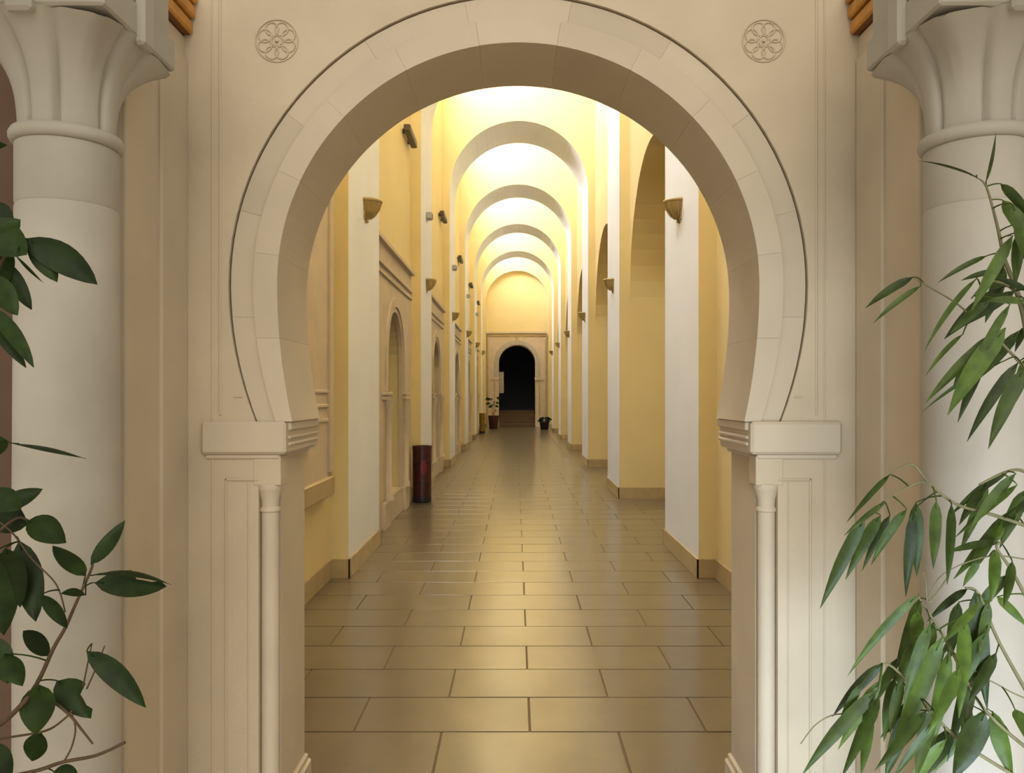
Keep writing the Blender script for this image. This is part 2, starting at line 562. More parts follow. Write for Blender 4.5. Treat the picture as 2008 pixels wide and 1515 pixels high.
# rosettes
for px in (543, 1497):
    c = P(px, 80, YN)
    R = 0.070
    mb = MB()
    def ring(cx, cz, r, th, n=18, arc=(0, 2 * math.pi)):
        pts = [(cx + r * math.cos(arc[0] + (arc[1] - arc[0]) * i / n), YN - 0.001, cz + r * math.sin(arc[0] + (arc[1] - arc[0]) * i / n)) for i in range(n + 1)]
        mb.tube(pts, th, th, 6)
    ring(c.x, c.z, R, 0.003, 36)
    ring(c.x, c.z, 0.017, 0.003, 16)
    for i in range(8):
        a = 2 * math.pi * (i + .5) / 8
        ring(c.x + 0.042 * math.cos(a), c.z + 0.042 * math.sin(a), 0.0215, 0.003, 14)
    mb.tube([(c.x, YN - .004, c.z - .005), (c.x, YN - .004, c.z + .005)], .006, .006)
    o = smooth_by_angle(mb.obj('rosette', M_STONE, ew), 60)
    o['label'] = 'round carved rosette in low relief'

# ================================================================== PORTICO SIDES
for sgn, X, nm in ((-1, BXL, 'left'), (1, BXR, 'right')):
    def bx(mb, d0, d1, y0, y1, z0, z1, c=0.0):
        xa, xb = sorted((X + sgn * d0, X + sgn * d1))
        mb.box(xa, xb, y0, y1, z0, z1, c)
    mb = MB()
    bx(mb, 0.0, 0.14, 2.20, YN + 0.06, 0, 2.614, 0.004)
    bx(mb, -0.012, 0.1, 2.40, YN - (0.006 if sgn > 0 else 0.0), 0, 2.62, 0.006)
    o = mb.obj('portico_wall', M_STONE)
    tag(o, 'beige stone return wall behind the %s column' % nm, 'wall', kind='structure')
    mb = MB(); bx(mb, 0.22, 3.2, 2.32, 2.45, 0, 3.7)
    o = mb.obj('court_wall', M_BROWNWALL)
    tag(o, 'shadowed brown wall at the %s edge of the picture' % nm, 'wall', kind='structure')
    mb = MB(); bx(mb, 0.0, 0.30, 0.9, YN + 0.02, 2.615, 2.70, 0.006)
    o = mb.obj('lintel', M_STONE)
    tag(o, 'stone lintel running back over the %s column' % nm, 'lintel', kind='structure')
    bm = empty('timber_beam', (X + sgn * 0.1, 1.7, 2.70))
    tag(bm, 'golden carved timber beam on the %s stone lintel' % nm, 'beam', kind='structure')
    for i in range(3):
        mb = MB(); bx(mb, -0.03 - 0.008 * i, 0.28, 0.9, YN - 0.002, 2.702 + 0.05 * i, 2.702 + 0.05 * i + 0.043, 0.006)
        child(mb.obj('moulding_strip', M_WOOD), bm)
    mb = MB(); bx(mb, -0.02, 0.27, 0.9, YN - 0.004, 2.70, 2.852)
    child(mb.obj('core_board', M_WOODD), bm)

# ================================================================== COLUMNS
def capital(mb, cx, cy, z0, z1, r0, half, flip):
    nt, na = 22, 128
    v, f = [], []
    for j in range(nt + 1):
        t = j / nt
        fl = 0.10 * t + 0.90 * t ** 3.2
        for i in range(na):
            a = 2 * math.pi * i / na
            c, s_ = abs(math.cos(a)), abs(math.sin(a))
            sq = half / max(c, s_)
            sq = min(sq, half * 1.36)
            r = r0 + (sq - r0) * fl
            g = 0.0
            d = (a + math.pi / 4) % (math.pi / 2) - math.pi / 4     # angle from nearest face centre
            for e in (-0.32, 0.32):
                w = 0.045 + 0.02 * t
                g += math.exp(-((d - e * (1 + 0.1 * t)) / w) ** 2)
            tongue = 0.006 * math.exp(-(d / 0.22) ** 4)
            dc = abs(abs(d) - math.pi / 4)                           # angle from corner
            notch = 0.010 * math.exp(-(dc / 0.05) ** 2) * max(0, t - 0.35) / 0.65
            r = r - 0.014 * g + tongue - notch
            zz = z0 + (z1 - z0) * t - 0.022 * max(0.0, (1 - dc / 0.5)) ** 1.3 * t ** 3
            v.append((cx + r * math.cos(a), cy + r * math.sin(a), zz))
    for j in range(nt):
        for i in range(na):
            f.append((j * na + i, j * na + (i + 1) % na, (j + 1) * na + (i + 1) % na, (j + 1) * na + i))
    f.append(tuple(range(na))); f.append(tuple(nt * na + i for i in range(na)))
    mb.add(v, f)

for X, nm in ((-1.148, 'left'), (1.175, 'right')):
    y = 2.0
    root = empty('stone_column', (X, y, 0))
    tag(root, 'pale stone column with flared leaf capital at the %s of the arch' % nm, 'column', 'columns flanking the entrance arch', 'thing')
    base = [(0.165, 0.0), (0.165, 0.08), (0.155, 0.085), (0.16, 0.11), (0.15, 0.135), (0.135, 0.14), (0.14, 0.16), (0.13, 0.18), (0.122, 0.19)]
    child(smooth_by_angle(MB().lathe(base, X, y, 48).obj('base', M_COLUMN), 40), root)
    child(smooth_by_angle(MB().lathe([(0.122, 0.188), (0.122, 1.2), (0.118, 1.978), (0.116, 1.984)], X, y, 64).obj('shaft', M_COLUMN), 40), root)
    child(smooth_by_angle(MB().lathe([(0.115, 1.984), (0.118, 1.990), (0.118, 2.135), (0.115, 2.138)], X, y, 64).obj('necking', M_COLUMN), 40), root)
    child(smooth_by_angle(MB().lathe([(0.115, 2.137), (0.126, 2.140), (0.131, 2.150), (0.131, 2.160), (0.126, 2.170), (0.112, 2.174)], X, y, 64).obj('astragal', M_COLUMN), 60), root)
    mb = MB(); capital(mb, X, y, 2.172, 2.415, 0.110, 0.19, nm == 'right')
    child(smooth_by_angle(mb.obj('capital', M_COLUMN), 50), root)
    mb = MB().box(X - 0.192, X + 0.192, y - 0.192, y + 0.192, 2.414, 2.50, 0.006).box(X - 0.18, X + 0.18, y - 0.18, y + 0.18, 2.498, 2.616, 0.006)
    child(mb.obj('abacus', M_COLUMN), root)
    for dx, dy in ((0, -1), (0, 1), (1, 0), (-1, 0)):
        hx, hy = (0.032, 0.014) if dx == 0 else (0.014, 0.032)
        cx_, cy_ = X + dx * 0.196, y + dy * 0.196
        child(MB().box(cx_ - hx, cx_ + hx, cy_ - hy, cy_ + hy, 2.395, 2.60, 0.008).obj('fleuron', M_COLUMN), root)

# ================================================================== SIDE PORTALS (left wall)
def side_portal(c, half, z0, ztop, lab, group, niche=True):
    r = empty('stone_portal', (WL, c, z0))
    tag(r, lab, 'stone portal', group)
    proud = 0.05
    hole = arch_curve(c, 0.60, z0 + 0.30 if z0 == 0 else z0 + 0.1, 1.92, 2.52)
    if niche:
        out = [(c - half, z0), (c + half, z0), (c + half, ztop), (c - half, ztop)]
        child(MB().slab(out, [hole], WL - 0.005, WL + proud, YZ).obj('frame', M_PORTAL), r)
    def bar(name, a, b, za, zb, d=0.03, m=M_PORTAL):
        child(MB().box(WL + proud - 0.005, WL + proud + d, a, b, za, zb, 0.004).obj(name, m), r)
    bar('cornice', c - half - 0.02, c + half + 0.02, ztop - 0.05, ztop, 0.05)
    bar('frieze_moulding', c - half + 0.05, c + half - 0.05, ztop - 0.30, ztop - 0.25, 0.03)
    bar('frieze_moulding', c - half + 0.05, c + half - 0.05, ztop - 0.40, ztop - 0.37, 0.025)
    if niche:
        # raised archivolt
        inner = arch_curve(c, 0.66, 1.55, 1.92, 2.58)
        outr = arch_curve(c, 0.78, 1.55, 1.92, 2.70)
        child(MB().slab(outr + list(reversed(inner)), [], WL + proud - 0.004, WL + proud + 0.02, YZ).obj('archivolt', M_PORTAL), r)
        for s_ in (-1, 1):
            a, b = sorted((c + s_ * 0.58, c + s_ * 0.98))
            bar('impost', a, b, 1.45, 1.49, 0.045)
            bar('impost', a, b, 1.50, 1.54, 0.055)
            bar('pedestal', a, b, z0 + 0.0, z0 + 0.30, 0.04)
            cy_ = c + s_ * 0.70
            child(smooth_by_angle(MB().lathe([(0.07, .30), (0.07, .35), (0.045, .38), (0.045, 1.32), (0.06, 1.36), (0.075, 1.45)], WL + proud + 0.02, cy_, 16).obj('colonette', M_PORTAL), 40), r)
    return r

for k, (a, b) in enumerate(bays[:5]):
    side_portal((a + b) / 2 - 0.0, 1.42, 0.0, 3.23,
                'carved stone portal with blind arched niche, %s beyond the entrance on the left wall' % ORD[k], 'blind stone portals along the left wall')
# panel nearest the entrance (only its far end shows)
r = empty('carved_wall_relief', (WL, 5.0, 0.75))
tag(r, 'stone wall panel with brown ledge just inside the entrance arch', 'wall panel')
child(MB().box(WL + 0.001, WL + 0.06, 3.6, 6.22, 0.86, 3.3, 0.006).obj('slab', M_PORTAL), r)
child(MB().box(WL + 0.055, WL + 0.085, 6.08, 6.2, 0.9, 3.28, 0.005).obj('border', M_PORTAL), r)
for i in range(3):
    child(MB().box(WL + 0.055, WL + 0.075, 3.7, 6.06, 1.30 + 0.11 * i, 1.325 + 0.11 * i, 0.004).obj('moulding', M_PORTAL), r)
child(MB().box(WL + 0.001, WL + 0.09, 3.6, 6.2, 0.72, 0.87, 0.01).obj('ledge', M_SKIRT), r)

# ================================================================== END PORTAL
r = empty('end_portal', (DC, YEND, 0))
tag(r, 'pinkish stone portal around the dark doorway at the corridor end', 'stone portal')
X0, X1, ZT = -1.32, 1.40, 4.36
hole = arch_curve(DC, DHALF, 0.0, DTOP - DHALF, DTOP)
child(MB().slab([(X0, 0)] + hole + [(X1, 0), (X1, ZT), (X0, ZT)], [], YEND - 0.07, YEND + 0.01, XZ).obj('frame', M_PORTAL), r)
def ebar(name, a, b, za, zb, d=0.03, m=M_PORTAL):
    child(MB().box(a, b, YEND - 0.07 - d, YEND - 0.06, za, zb, 0.004).obj(name, m), r)
ebar('cornice', X0 - .03, X1 + .03, ZT - 0.04, ZT + 0.05, 0.06)
ebar('border', X0 - .02, X0 + .05, 0, ZT, 0.03, M_SKIRT)
ebar('border', X1 - .05, X1 + .02, 0, ZT, 0.03, M_SKIRT)
ebar('top_moulding', X0, X1, ZT - 0.16, ZT - 0.10, 0.03, M_SKIRT)
ebar('keystone', DC - .05, DC + .05, DTOP - .02, ZT - .1, 0.05, M_SKIRT)
inner = arch_curve(DC, DHALF + .03, 2.3, DTOP - DHALF, DTOP + .03)
outr = arch_curve(DC, DHALF + .22, 2.3, DTOP - DHALF, DTOP + .22)
child(MB().slab(outr + list(reversed(inner)), [], YEND - 0.10, YEND - 0.06, XZ).obj('archivolt', M_COLUMN), r)
for s_ in (-1, 1):
    a, b = sorted((DC + s_ * (DHALF - .03), DC + s_ * (DHALF + .36)))
    ebar('impost', a, b, 2.18, 2.30, 0.06)
    ebar('groove', *sorted((DC + s_ * (DHALF + .17), DC + s_ * (DHALF + .22))), 0.5, 2.1, 0.012, M_SKIRT)
# steps
r = empty('stair', (DC, YEND + 0.1, 0))
tag(r, 'short flight of dark steps rising inside the far doorway', 'stairs', kind='structure')
for i in range(5):
    child(MB().box(DC - DHALF + .004, DC + DHALF - .004, YEND + 0.05 + 0.3 * i, YEND + 2.4, 0.15 * i, 0.15 * (i + 1), 0.008).obj('step', M_STEP), r)
# grey notice on the left of the doorway
r = empty('notice_board', (-.70, YEND + .3, 1.6))
tag(r, 'grey rectangular board hanging at the left inside the dark doorway', 'board')
child(MB().box(-.795, -.56, YEND + .10, YEND + .13, 1.57, 2.56, 0.004).obj('panel', M_NOTICE), r)
child(MB().box(-.80, -.555, YEND + .095, YEND + .135, 2.54, 2.57, 0.003).obj('top_rail', M_BRONZE), r)

# ================================================================== WALL LIGHTS
def sconce(side, k):
    X = XL if side < 0 else XR
    d = 1 if side < 0 else -1
    y = PIER[k] + 0.74
    r = empty('wall_sconce', (X, y, 3.2))
    nm = 'left' if side < 0 else 'right'
    tag(r, 'ochre half-bowl wall sconce on the %s %s pilaster from the entrance' % (ORD[k], nm), 'wall light', 'half-bowl sconces on the pilasters')
    a0, a1 = (-math.pi / 2, math.pi / 2) if side < 0 else (math.pi / 2, 3 * math.pi / 2)
    prof = [(0.0, 3.115), (0.035, 3.118), (0.075, 3.15), (0.105, 3.20), (0.122, 3.26), (0.124, 3.268)]
    inner = [(0.114, 3.268), (0.095, 3.205), (0.065, 3.16), (0.0, 3.135)]
    bowl = child(smooth_by_angle(MB().lathe(prof + inner, X, y, 20, a0, a1, 1.15, 1.0).obj('bowl', M_SCONCE), 50), r)
    child(smooth_by_angle(MB().lathe([(0.118, 3.262), (0.132, 3.266), (0.135, 3.278), (0.128, 3.288), (0.116, 3.288), (0.116, 3.262)], X, y, 20, a0, a1, 1.15, 1.0).obj('rim', M_SCONCE), 50), bowl)
    for j in range(5):
        a = a0 + (a1 - a0) * (j + 0.5) / 5
        pts = [(X + 1.15 * q * math.cos(a), y + q * math.sin(a), z) for q, z in ((0.04, 3.118), (0.078, 3.15), (0.108, 3.20), (0.125, 3.26))]
        child(MB().tube(pts, 0.006, 0.008, 5).obj('rib', M_SCONCE), bowl)
    child(smooth_by_angle(MB().lathe([(0.0, 3.075), (0.014, 3.08), (0.018, 3.095), (0.012, 3.108), (0.022, 3.12)], X, y, 12, a0, a1).obj('finial', M_SCONCE), 60), bowl)
    child(MB().box(min(X, X + d * 0.012), max(X, X + d * 0.012), y - 0.09, y + 0.09, 3.10, 3.27, 0.003).obj('backplate', M_SCONCE), r)
for k in range(6):
    sconce(-1, k); sconce(1, k)

# slim dark fixtures of unidentified use high on the left wall, one before each pilaster
for k in range(1, 6):
    y = PIER[k] - 0.52
    r = empty('wall_fixture', (WL, y, 5.05))
    tag(r, 'slim dark fixture high on the left wall before the %s pilaster' % ORD[k], 'wall fixture', 'dark fixtures high on the left wall')
    child(MB().box(WL + 0.03, WL + 0.12, y - 0.40, y + 0.34, 5.02, 5.12, 0.012).obj('housing', M_BRONZE), r)
    for dy in (-0.25, 0.2):
        child(MB().box(WL, WL + 0.05, y + dy - .02, y + dy + .02, 5.04, 5.10, 0.004).obj('bracket', M_BRONZE), r)
# small loudspeakers on left pilasters
for k in range(1, 5):
    y = PIER[k] + 0.72
    r = empty('loudspeaker', (XL, y, 4.2))
    tag(r, 'small grey loudspeaker box above the sconce of the %s left pilaster' % ORD[k], 'loudspeaker', 'small loudspeakers on left pilasters')
    case = child(MB().box(XL, XL + 0.09, y - 0.08, y + 0.08, 4.21, 4.31, 0.008).obj('case', M_GREYBOX), r)
    child(MB().box(XL + 0.088, XL + 0.094, y - 0.065, y + 0.065, 4.225, 4.295, 0.002).obj('grille', M_BRONZE), case)

# ================================================================== BINS AND FAR POTS
def bin_(name, x, y, rad, h, label, mbody, emblem):
    r = empty(name, (x, y, 0))
    tag(r, label, 'bin')
    child(smooth_by_angle(MB().lathe([(rad * .93, 0.004), (rad * .97, 0.02), (rad * .97, .075), (rad * .95, .08)], x, y, 32).obj('base_band', M_BLACKTRIM), 40), r)
    body = child(smooth_by_angle(MB().lathe([(rad * .94, .078), (rad * .96, h * .3), (rad * .97, h * .6), (rad * .98, h - .05)], x, y, 32).obj('body', mbody), 40), r)
    child(smooth_by_angle(MB().lathe([(rad, h - .055), (rad * 1.02, h - .045), (rad * 1.02, h - .008), (rad, h), (rad * .88, h), (rad * .88, h - .06)], x, y, 32).obj('rim', mbody if not emblem else M_MAROON), 40), r)
    for zz in (h * .36, h * .72):
        child(smooth_by_angle(MB().lathe([(rad * .96, zz - .008), (rad * .995, zz - .004), (rad * .995, zz + .004), (rad * .96, zz + .008)], x, y, 32).obj('hoop', M_BLACKTRIM), 60), body)
    if emblem:
        pts = []
        v, f = [], []
        for j in range(9):
            t = j / 8
            zz = h * (.50 + .26 * t)
            w = 0.33 * math.sin(math.pi * (0.12 + 0.76 * t))
            for i in range(5):
                a = -math.pi / 2 + 0.30 + w * (i / 4 - .5) * 2
                v.append((x + rad * 1.0 * math.cos(a), y + rad * 1.0 * math.sin(a), zz))
        for j in range(8):
            for i in range(4):
                f.append((j * 5 + i, j * 5 + i + 1, j * 5 + i + 6, j * 5 + i + 5))
        child(mesh_obj('emblem', v, f, M_RED), body)['label'] = 'red lozenge emblem'
        hx = x + rad
        child(MB().tube([(hx - .004, y - .03, h * .70), (hx + .012, y - .03, h * .68), (hx + .012, y - .03, h * .55), (hx - .004, y - .03, h * .53)], .006).obj('handle', M_GREYBOX), r)
bin_('cylinder_bin', -1.315, 10.95, 0.136, 0.79, 'tall dark maroon cylindrical bin with red emblem by left wall', M_MAROON, True)
bin_('wooden_bin', -1.31, 30.45, 0.12, 0.78, 'small ochre brown bin by left wall near the corridor end', M_BINWOOD, False)

def bezier(p0, p1, p2, t):
    return p0 * (1 - t) ** 2 + p1 * (2 * t * (1 - t)) + p2 * t ** 2

def leaf(base, tip, width, m, parent, kind='oval', roll=0.0, arch=0.10, fold=0.18, stemfrom=None, notch=False, nl=9):
    base, tip = Vector(base), Vector(tip)
    d = tip - base
    L = d.length
    view = ((base + tip) / 2 - Vector((0, 0, HC))).normalized()
    s = d.normalized().cross(view).normalized()
    n = s.cross(d.normalized())
    c, sn = math.cos(roll), math.sin(roll)
    s, n = s * c + n * sn, n * c - s * sn
    ctrl = (base + tip) / 2 + Vector((0, 0, 1)) * arch * L + n * 0.06 * L
    v, f = [], []
    us = (-1, -0.55, 0, 0.55, 1)
    for j in range(nl + 1):
        t = j / nl
        p = bezier(base, ctrl, tip, t)
        if kind == 'oval':
            w = math.sin(math.pi * min(1, t ** 0.85)) ** 0.75 if 0 < t < 1 else 0.02
        else:
            w = math.sin(math.pi / 2 * min(1, t / 0.26)) ** 0.8 * (1 - max(0, (t - 0.45) / 0.55) ** 1.6) if 0 < t < 1 else 0.03
        w = max(w, 0.02) * width / 2
        for u in us:
            ww = w
            if notch and u > 0.5 and 0.55 < t < 0.8:
                ww = w * 0.35
            wave = 0.03 * width * math.sin(6 * t + 2 * u)
            v.append(p + s * (u * ww) + n * (fold * abs(u) * ww + wave))
    k = len(us)
    for j in range(nl):
        for i in range(k - 1):
            f.append((j * k + i, j * k + i + 1, (j + 1) * k + i + 1, (j + 1) * k + i))
    mb = MB().add(v, f)
    if stemfrom is not None:
        a = Vector(stemfrom)
        mid = (a + base) / 2 + Vector((0, 0, 0.12 * (base - a).length))
        mb.tube([bezier(a, mid, base, q / 5) for q in range(6)] + [bezier(base, ctrl, tip, 0.12)], 0.0017, 0.0012, 5)
    o = mb.obj('leaf', m, smooth=True)
    return child(o, parent)

def small_plant(x, y, potr, poth, mpot, label, nleaf, hmin, hmax, spread, flower=0, seed=1):
    rnd = random.Random(seed)
    r = empty('potted_plant', (x, y, 0))
    tag(r, label, 'potted plant')
    child(smooth_by_angle(MB().lathe([(potr * .75, 0), (potr * .8, .02), (potr, poth * .9), (potr * 1.06, poth * .9), (potr * 1.06, poth), (potr * .92, poth), (potr * .9, poth * .9)], x, y, 24).obj('pot', mpot), 40), r)
    child(MB().lathe([(potr * .91, poth * .88), (0.0, poth * .93)], x, y, 20).obj('soil', M_SOIL), r)
    for i in range(nleaf):
        a = rnd.uniform(0, 2 * math.pi)
        z = poth * .9 + (hmin + (hmax - hmin) * rnd.random())
        q = spread * rnd.uniform(.2, .8)
        b = Vector((x + .03 * math.cos(a), y + .03 * math.sin(a), poth * .9))
        e = Vector((x + q * math.cos(a), y + q * math.sin(a), z))
        t = e + Vector((math.cos(a), math.sin(a), -0.3)) * 0.2
        leaf(e, t, 0.10, M_LEAFD, r, 'oval', rnd.uniform(-.6, .6), stemfrom=b)
    for i in range(flower):
        a = rnd.uniform(0, 2 * math.pi)
        cx, cy, cz = x + .1 * math.cos(a), y - .12, poth + .12 + .1 * i
        child(smooth_by_angle(MB().lathe([(0, -.04), (.05, -.01), (.06, .02), (.03, .03), (0, .02)], cx, cy, 10, z0=cz).obj('flower', M_ORANGE), 60), r)
small_plant(-0.98, 34.3, 0.235, 0.58, M_REDPOT, 'potted plant with orange blooms in dark red pot left of doorway', 16, 0.45, 0.85, 0.36, 2, 3)
small_plant(1.23, 33.6, 0.21, 0.34, M_BLACKTRIM, 'low dark potted plant on the floor right of the far doorway', 22, 0.05, 0.22, 0.2, 0, 5)

# ================================================================== FRONT PLANTS
def plant(name, label, px0, zdepth, stems, leaves, kind, mleaf, mstem, potx, jitter, seed):
    rnd = random.Random(seed)
    root = empty(name, (potx, zdepth, 0))
    tag(root, label, 'potted plant')
    child(smooth_by_angle(MB().lathe([(0.10, 0), (0.105, .02), (0.135, .22), (0.145, .22), (0.145, .26), (0.125, .26), (0.122, .23)], potx, zdepth, 32).obj('pot', M_POT), 40), root)
    child(MB().lathe([(0.123, .225), (0, .235)], potx, zdepth, 24).obj('soil', M_SOIL), root)
    pts_all = []
    for st in stems:
        pts = []
        for q in st['p']:
            pts.append(Vector(q) if len(q) == 3 and st.get('w') else P(q[0], q[1], q[2] if len(q) > 2 else zdepth))
        # smooth (Catmull-Rom)
        sm = []
        for i in range(len(pts) - 1):
            p0, p1, p2, p3 = pts[max(i - 1, 0)], pts[i], pts[i + 1], pts[min(i + 2, len(pts) - 1)]
            for j in range(5):
                t = j / 5
                sm.append(0.5 * ((2 * p1) + (p2 - p0) * t + (2 * p0 - 5 * p1 + 4 * p2 - p3) * t * t + (3 * p1 - p0 - 3 * p2 + p3) * t ** 3))
        sm.append(pts[-1])
        if st.get('pot'):
            sm = [Vector((potx, zdepth, 0.22))] + sm
        pts_all += sm
        child(MB().tube(sm, st['r'][0], st['r'][1], 7).obj(st.get('n', 'stem'), mstem, smooth=True), root)
    for lf in leaves:
        bx_, by_, tx, ty, w = lf[:5]
        o = lf[5] if len(lf) > 5 else {}
        dz = o.get('dz', rnd.uniform(-jitter, jitter))
        zb = zdepth + dz
        zt = zb + o.get('dt', rnd.uniform(-0.05, 0.05))
        b, t = P(bx_, by_, zb), P(tx, ty, zt)
        near = min(pts_all, key=lambda q: (q - b).length)
        leaf(b, t, w * zb / F, mleaf, root, kind, o.get('roll', rnd.uniform(-0.45, 0.45)), o.get('arch', 0.08), stemfrom=near if (near - b).length < 0.3 else None, notch=o.get('notch', False))
    return root

ls = [
    dict(n='trunk', pot=True, r=(0.016, 0.007), p=[(-55, 1480, 1.60), (-40, 1200, 1.58), (-45, 900, 1.6), (-35, 640, 1.6), (-20, 470, 1.58), (-10, 330, 1.6)]),
    dict(n='branch', r=(0.0055, 0.0022), p=[(-45, 1440), (0, 1420, 1.53), (45, 1378, 1.5), (75, 1335), (105, 1270), (128, 1230), (150, 1180), (178, 1118), (182, 1100)]),
    dict(n='branch', r=(0.004, 0.0018), p=[(60, 1360), (100, 1373), (135, 1400), (160, 1430), (182, 1458)]),
    dict(n='branch', r=(0.0045, 0.003), p=[(-50, 1540), (30, 1520), (80, 1508), (125, 1493), (190, 1480), (245, 1455)]),
    dict(n='twig', r=(0.0025, 0.002), p=[(-40, 1455), (18, 1445), (90, 1432), (125, 1410), (142, 1392)]),
    dict(n='twig', r=(0.002, 0.0015), p=[(125, 1493), (140, 1465), (148, 1430), (142, 1400)]),
    dict(n='twig', r=(0.0018, 0.0012), p=[(163, 1345), (172, 1300), (180, 1262)]),
    dict(n='twig', r=(0.0018, 0.0012), p=[(170, 1350), (190, 1305), (205, 1266)]),
    dict(n='twig', r=(0.002, 0.0015), p=[(-35, 1000), (20, 1040), (62, 1095), (110, 1145), (128, 1200)]),
    dict(n='branch', r=(0.004, 0.0022), p=[(-40, 620), (-10, 540), (25, 480), (50, 468)]),
    dict(n='branch', r=(0.004, 0.0022), p=[(-45, 1090), (0, 1040), (35, 1015), (55, 1020)]),
]
ll = [
    (46, 467, 191, 558, 62, dict(arch=0.14, roll=0.3)), (58, 470, 112, 553, 40, dict(arch=0.05)),
    (-40, 440, 52, 500, 72, dict(roll=0.2)), (-30, 400, 22, 450, 50), (-35, 480, 40, 430, 52), (30, 500, 86, 555, 13, dict(roll=1.1)),
    (-15, 505, 62, 607, 40), (-30, 540, 34, 618, 52), (-25, 600, 66, 720, 34), (-20, 628, 52, 722, 26), (-20, 470, 10, 560, 60),
    (20, 868, 168, 899, 26, dict(roll=1.25, arch=0.12)), (-8, 1000, 84, 958, 36), (-40, 1005, 52, 1030, 66), (-30, 960, 40, 1000, 50),
    (52, 1022, 130, 1064, 54, dict(roll=0.15, arch=0.16)), (168, 1128, 103, 1070, 38), (178, 1106, 245, 1020, 30, dict(arch=-0.05)),
    (186, 1142, 326, 1150, 52, dict(arch=0.04, roll=0.1, notch=True)), (180, 1128, 335, 1146, 26, dict(arch=0.26, roll=1.15)),
    (168, 1166, 118, 1164, 24, dict(roll=0.9)), (38, 1060, 70, 1218, 54, dict(arch=0.0)), (82, 1165, 132, 1232, 27), (-8, 1080, 8, 1245, 66, dict(arch=0)),
    (10, 1075, 40, 1190, 46), (96, 1286, 46, 1236, 34), (170, 1276, 286, 1387, 42, dict(arch=0.1, roll=0.1)),
    (112, 1334, 178, 1408, 56, dict(arch=0.16, roll=0.1, notch=True)), (76, 1342, 70, 1440, 62, dict(arch=0.0, roll=0.0)),
    (82, 1436, 62, 1492, 46, dict(arch=0)), (8, 1282, 44, 1345, 40), (-20, 1250, 15, 1340, 50), (-30, 1460, 20, 1530, 50), (105, 1512, 152, 1516, 26),
    (-30, 1140, 30, 1200, 60), (-30, 900, 10, 860, 40), (-25, 290, 14, 284, 16),
]
plant('rubber_plant', 'dark green broad-leaved potted plant reaching in from the left edge', 0, 1.55, ls, ll, 'oval', M_LEAFD, M_STEM, -1.09, 0.06, 11)

rs = [
    dict(n='trunk', pot=True, r=(0.009, 0.0010), p=[(2060, 1560, 1.62), (2045, 1200, 1.6), (2035, 820, 1.6), (2012, 640, 1.57), (1990, 560), (1970, 508), (1955, 440), (1934, 366), (1915, 348)]),
    dict(n='branch', r=(0.004, 0.0016), p=[(2035, 640), (1990, 570), (1940, 552), (1905, 585)]),
    dict(n='twig', r=(0.002, 0.0013), p=[(1905, 620), (1872, 592), (1820, 561), (1792, 544)]),
    dict(n='branch', r=(0.004, 0.0018), p=[(2040, 760), (1998, 708), (1962, 668), (1966, 645)]),
    dict(n='branch', r=(0.004, 0.0014), p=[(2040, 1040), (1950, 1010), (1875, 988), (1820, 945), (1788, 910), (1745, 930)]),
    dict(n='twig', r=(0.002, 0.0013), p=[(1850, 970), (1812, 945), (1775, 958), (1735, 984), (1700, 1012)]),
    dict(n='branch', r=(0.004, 0.002), p=[(2045, 960), (2010, 925), (1975, 924), (1920, 950)]),
    dict(n='branch', r=(0.004, 0.002), p=[(2045, 1230), (1985, 1120), (1955, 1075), (1962, 1062)]),
    dict(n='branch', r=(0.004, 0.002), p=[(2050, 1420), (1960, 1260), (1920, 1165), (1893, 1152)]),
    dict(n='branch', r=(0.004, 0.0018), p=[(2055, 1500), (1930, 1390), (1855, 1255), (1800, 1168)]),
    dict(n='branch', r=(0.004, 0.002), p=[(2060, 1560), (1880, 1450), (1765, 1320), (1730, 1300)]),
    dict(n='twig', r=(0.002, 0.001), p=[(1860, 1130), (1822, 1180), (1815, 1140), (1810, 1120)]),
    dict(n='twig', r=(0.0016, 0.001), p=[(1700, 1400), (1640, 1400), (1600, 1420), (1570, 1458)]),
    dict(n='twig', r=(0.0016, 0.001), p=[(2030, 1100), (1940, 1090), (1850, 1125), (1818, 1175)]),
    dict(n='twig', r=(0.0016, 0.001), p=[(2040, 1380), (1990, 1360), (1930, 1330), (1900, 1340)]),
]
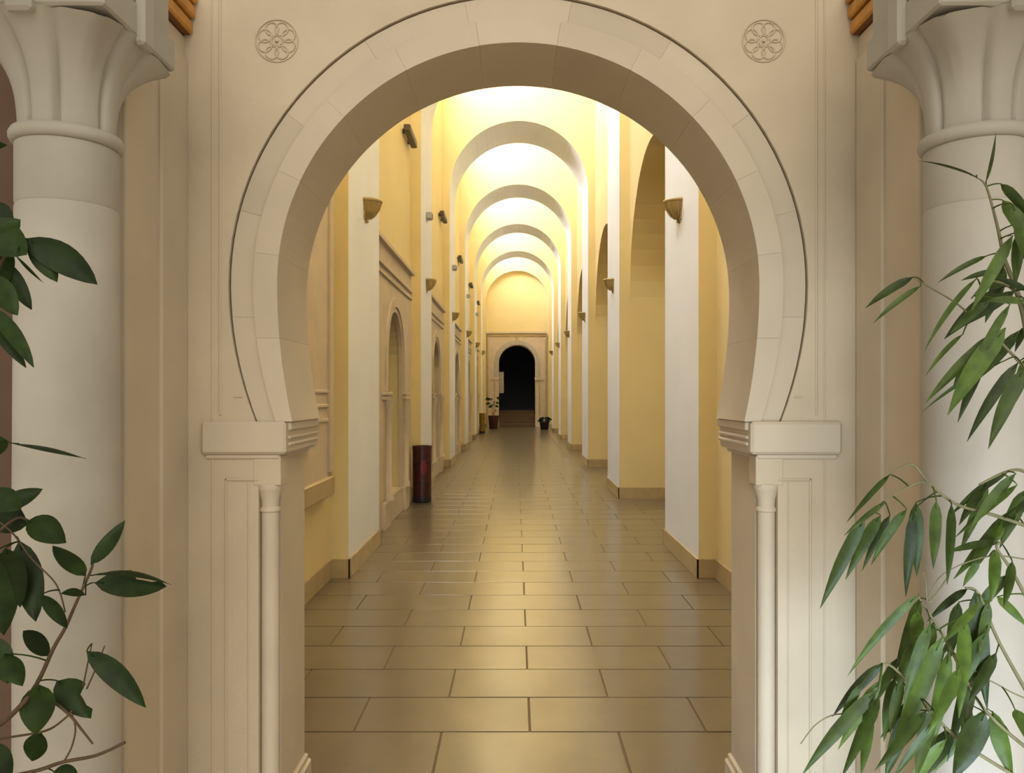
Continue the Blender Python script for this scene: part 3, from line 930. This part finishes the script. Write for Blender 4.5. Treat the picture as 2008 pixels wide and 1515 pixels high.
rl = [
    (1933, 358, 1953, 258, 12, dict(arch=0, roll=0.6)), (1915, 347, 1798, 315, 16, dict(roll=1.15, arch=0.02)),
    (1962, 360, 2030, 440, 30), (1966, 392, 2020, 480, 38), (1985, 400, 2030, 520, 40), (2000, 455, 1992, 560, 34), (1990, 440, 2040, 560, 30),
    (1936, 501, 1838, 555, 17), (1791, 543, 1697, 604, 26, dict(roll=0.1)), (1806, 560, 1712, 634, 18), (1916, 545, 1811, 692, 19, dict(roll=0.5)),
    (1958, 530, 1884, 550, 18), (1965, 563, 1852, 664, 44), (1990, 570, 1888, 640, 36), (2010, 590, 1935, 590, 26), (2015, 570, 1950, 545, 20),
    (1940, 590, 1862, 655, 30), (1962, 648, 1813, 792, 34), (1972, 643, 1858, 814, 58, dict(roll=0.1)), (1935, 680, 1878, 828, 34),
    (1972, 706, 1808, 808, 15, dict(roll=0.5)), (1997, 710, 1896, 866, 32, dict(roll=0.1)), (2008, 722, 1938, 880, 44, dict(roll=0.1)), (1888, 655, 1814, 738, 16),
    (1915, 690, 1868, 760, 28), (2010, 640, 1990, 690, 20), (2015, 700, 1985, 800, 34), (2020, 980, 1990, 1010, 30),
    (1745, 930, 1660, 1024, 18), (1736, 984, 1655, 1050, 18), (1697, 1013, 1608, 1193, 40, dict(roll=0.05, arch=0.04)), (1727, 1010, 1658, 1136, 36),
    (1778, 998, 1708, 1108, 30), (1796, 985, 1798, 1130, 42, dict(arch=0, roll=0)), (1792, 1000, 1776, 1170, 34, dict(arch=0)), (1836, 982, 1830, 1115, 34, dict(arch=0)),
    (1745, 1010, 1690, 1120, 24), (1978, 924, 1862, 1012, 22), (1992, 928, 1898, 1045, 30), (1995, 950, 1872, 1054, 24), (1998, 1000, 1948, 1066, 36), (2012, 960, 1960, 1075, 40),
    (1930, 955, 1880, 1030, 26), (1962, 1063, 1855, 1084, 24, dict(arch=0.05)), (1952, 1078, 1944, 1180, 36, dict(arch=0)), (1985, 1100, 1968, 1190, 30, dict(arch=0)),
    (1955, 1170, 2018, 1232, 27), (1920, 1100, 1888, 1150, 22),
    (1802, 1165, 1662, 1325, 27, dict(roll=0.2)), (1897, 1154, 1818, 1218, 24), (1732, 1300, 1632, 1405, 31), (1722, 1352, 1572, 1520, 40, dict(roll=0.05)),
    (1800, 1198, 1790, 1298, 40, dict(arch=0)), (1848, 1248, 1748, 1486, 54, dict(roll=0.05, arch=0.02)), (1912, 1158, 1936, 1392, 54, dict(arch=0, roll=0.1)),
    (1892, 1210, 1880, 1408, 42, dict(arch=0)), (1862, 1275, 1818, 1496, 42, dict(arch=0)), (1932, 1398, 1868, 1530, 70, dict(arch=0.02, roll=0)), (1946, 1394, 1988, 1530, 52, dict(arch=0)),
    (1706, 1395, 1688, 1520, 34, dict(arch=0)), (1742, 1318, 1776, 1345, 28), (1866, 1430, 1812, 1525, 46), (1724, 1366, 1650, 1525, 40), (1784, 1395, 1735, 1530, 46),
    (1832, 1390, 1796, 1530, 46), (1770, 1330, 1745, 1440, 34, dict(arch=0)), (1760, 1290, 1700, 1400, 30), (1905, 1300, 1895, 1430, 40, dict(arch=0)), (1790, 1260, 1758, 1360, 30),
    (1880, 1180, 1860, 1300, 36, dict(arch=0)), (1830, 1220, 1800, 1330, 38, dict(arch=0)), (1990, 1390, 2030, 1480, 40), (1940, 1180, 1920, 1290, 30, dict(arch=0)), (1820, 1330, 1770, 1450, 36), (1690, 1340, 1640, 1440, 24),
]
rx = random.Random(41)
for bx_, by_ in ((1760, 1320), (1800, 1170), (1830, 1225), (1860, 1262), (1890, 1320), (1920, 1170), (1940, 1230), (1955, 1275), (1900, 1375), (1840, 1410), (1790, 1360), (1975, 1120),
                 (1985, 1000), (1930, 950), (2000, 640), (1985, 600), (1870, 985), (1960, 1020), (1875, 1300), (1815, 1390), (1735, 1330), (1930, 1390), (1850, 1450), (1990, 460), (1975, 520), (1905, 1200)):
    L_ = rx.uniform(105, 190)
    a_ = math.radians(rx.uniform(92, 132))
    rl.append((bx_ + rx.uniform(-8, 8), by_ + rx.uniform(-6, 10), bx_ + L_ * math.cos(a_), by_ + L_ * math.sin(a_), rx.uniform(26, 42), dict(arch=0.02, dz=rx.uniform(-0.1, 0.14))))
rl = [(q[0], q[1], q[2], q[3], q[4] * 0.63) + tuple(q[5:]) for q in rl]
plant('narrow_leaf_fig', 'potted fig with long narrow drooping leaves reaching in from the right edge', 0, 1.55, rs, rl, 'lance', M_LEAFL, M_STEMG, 1.10, 0.07, 23)
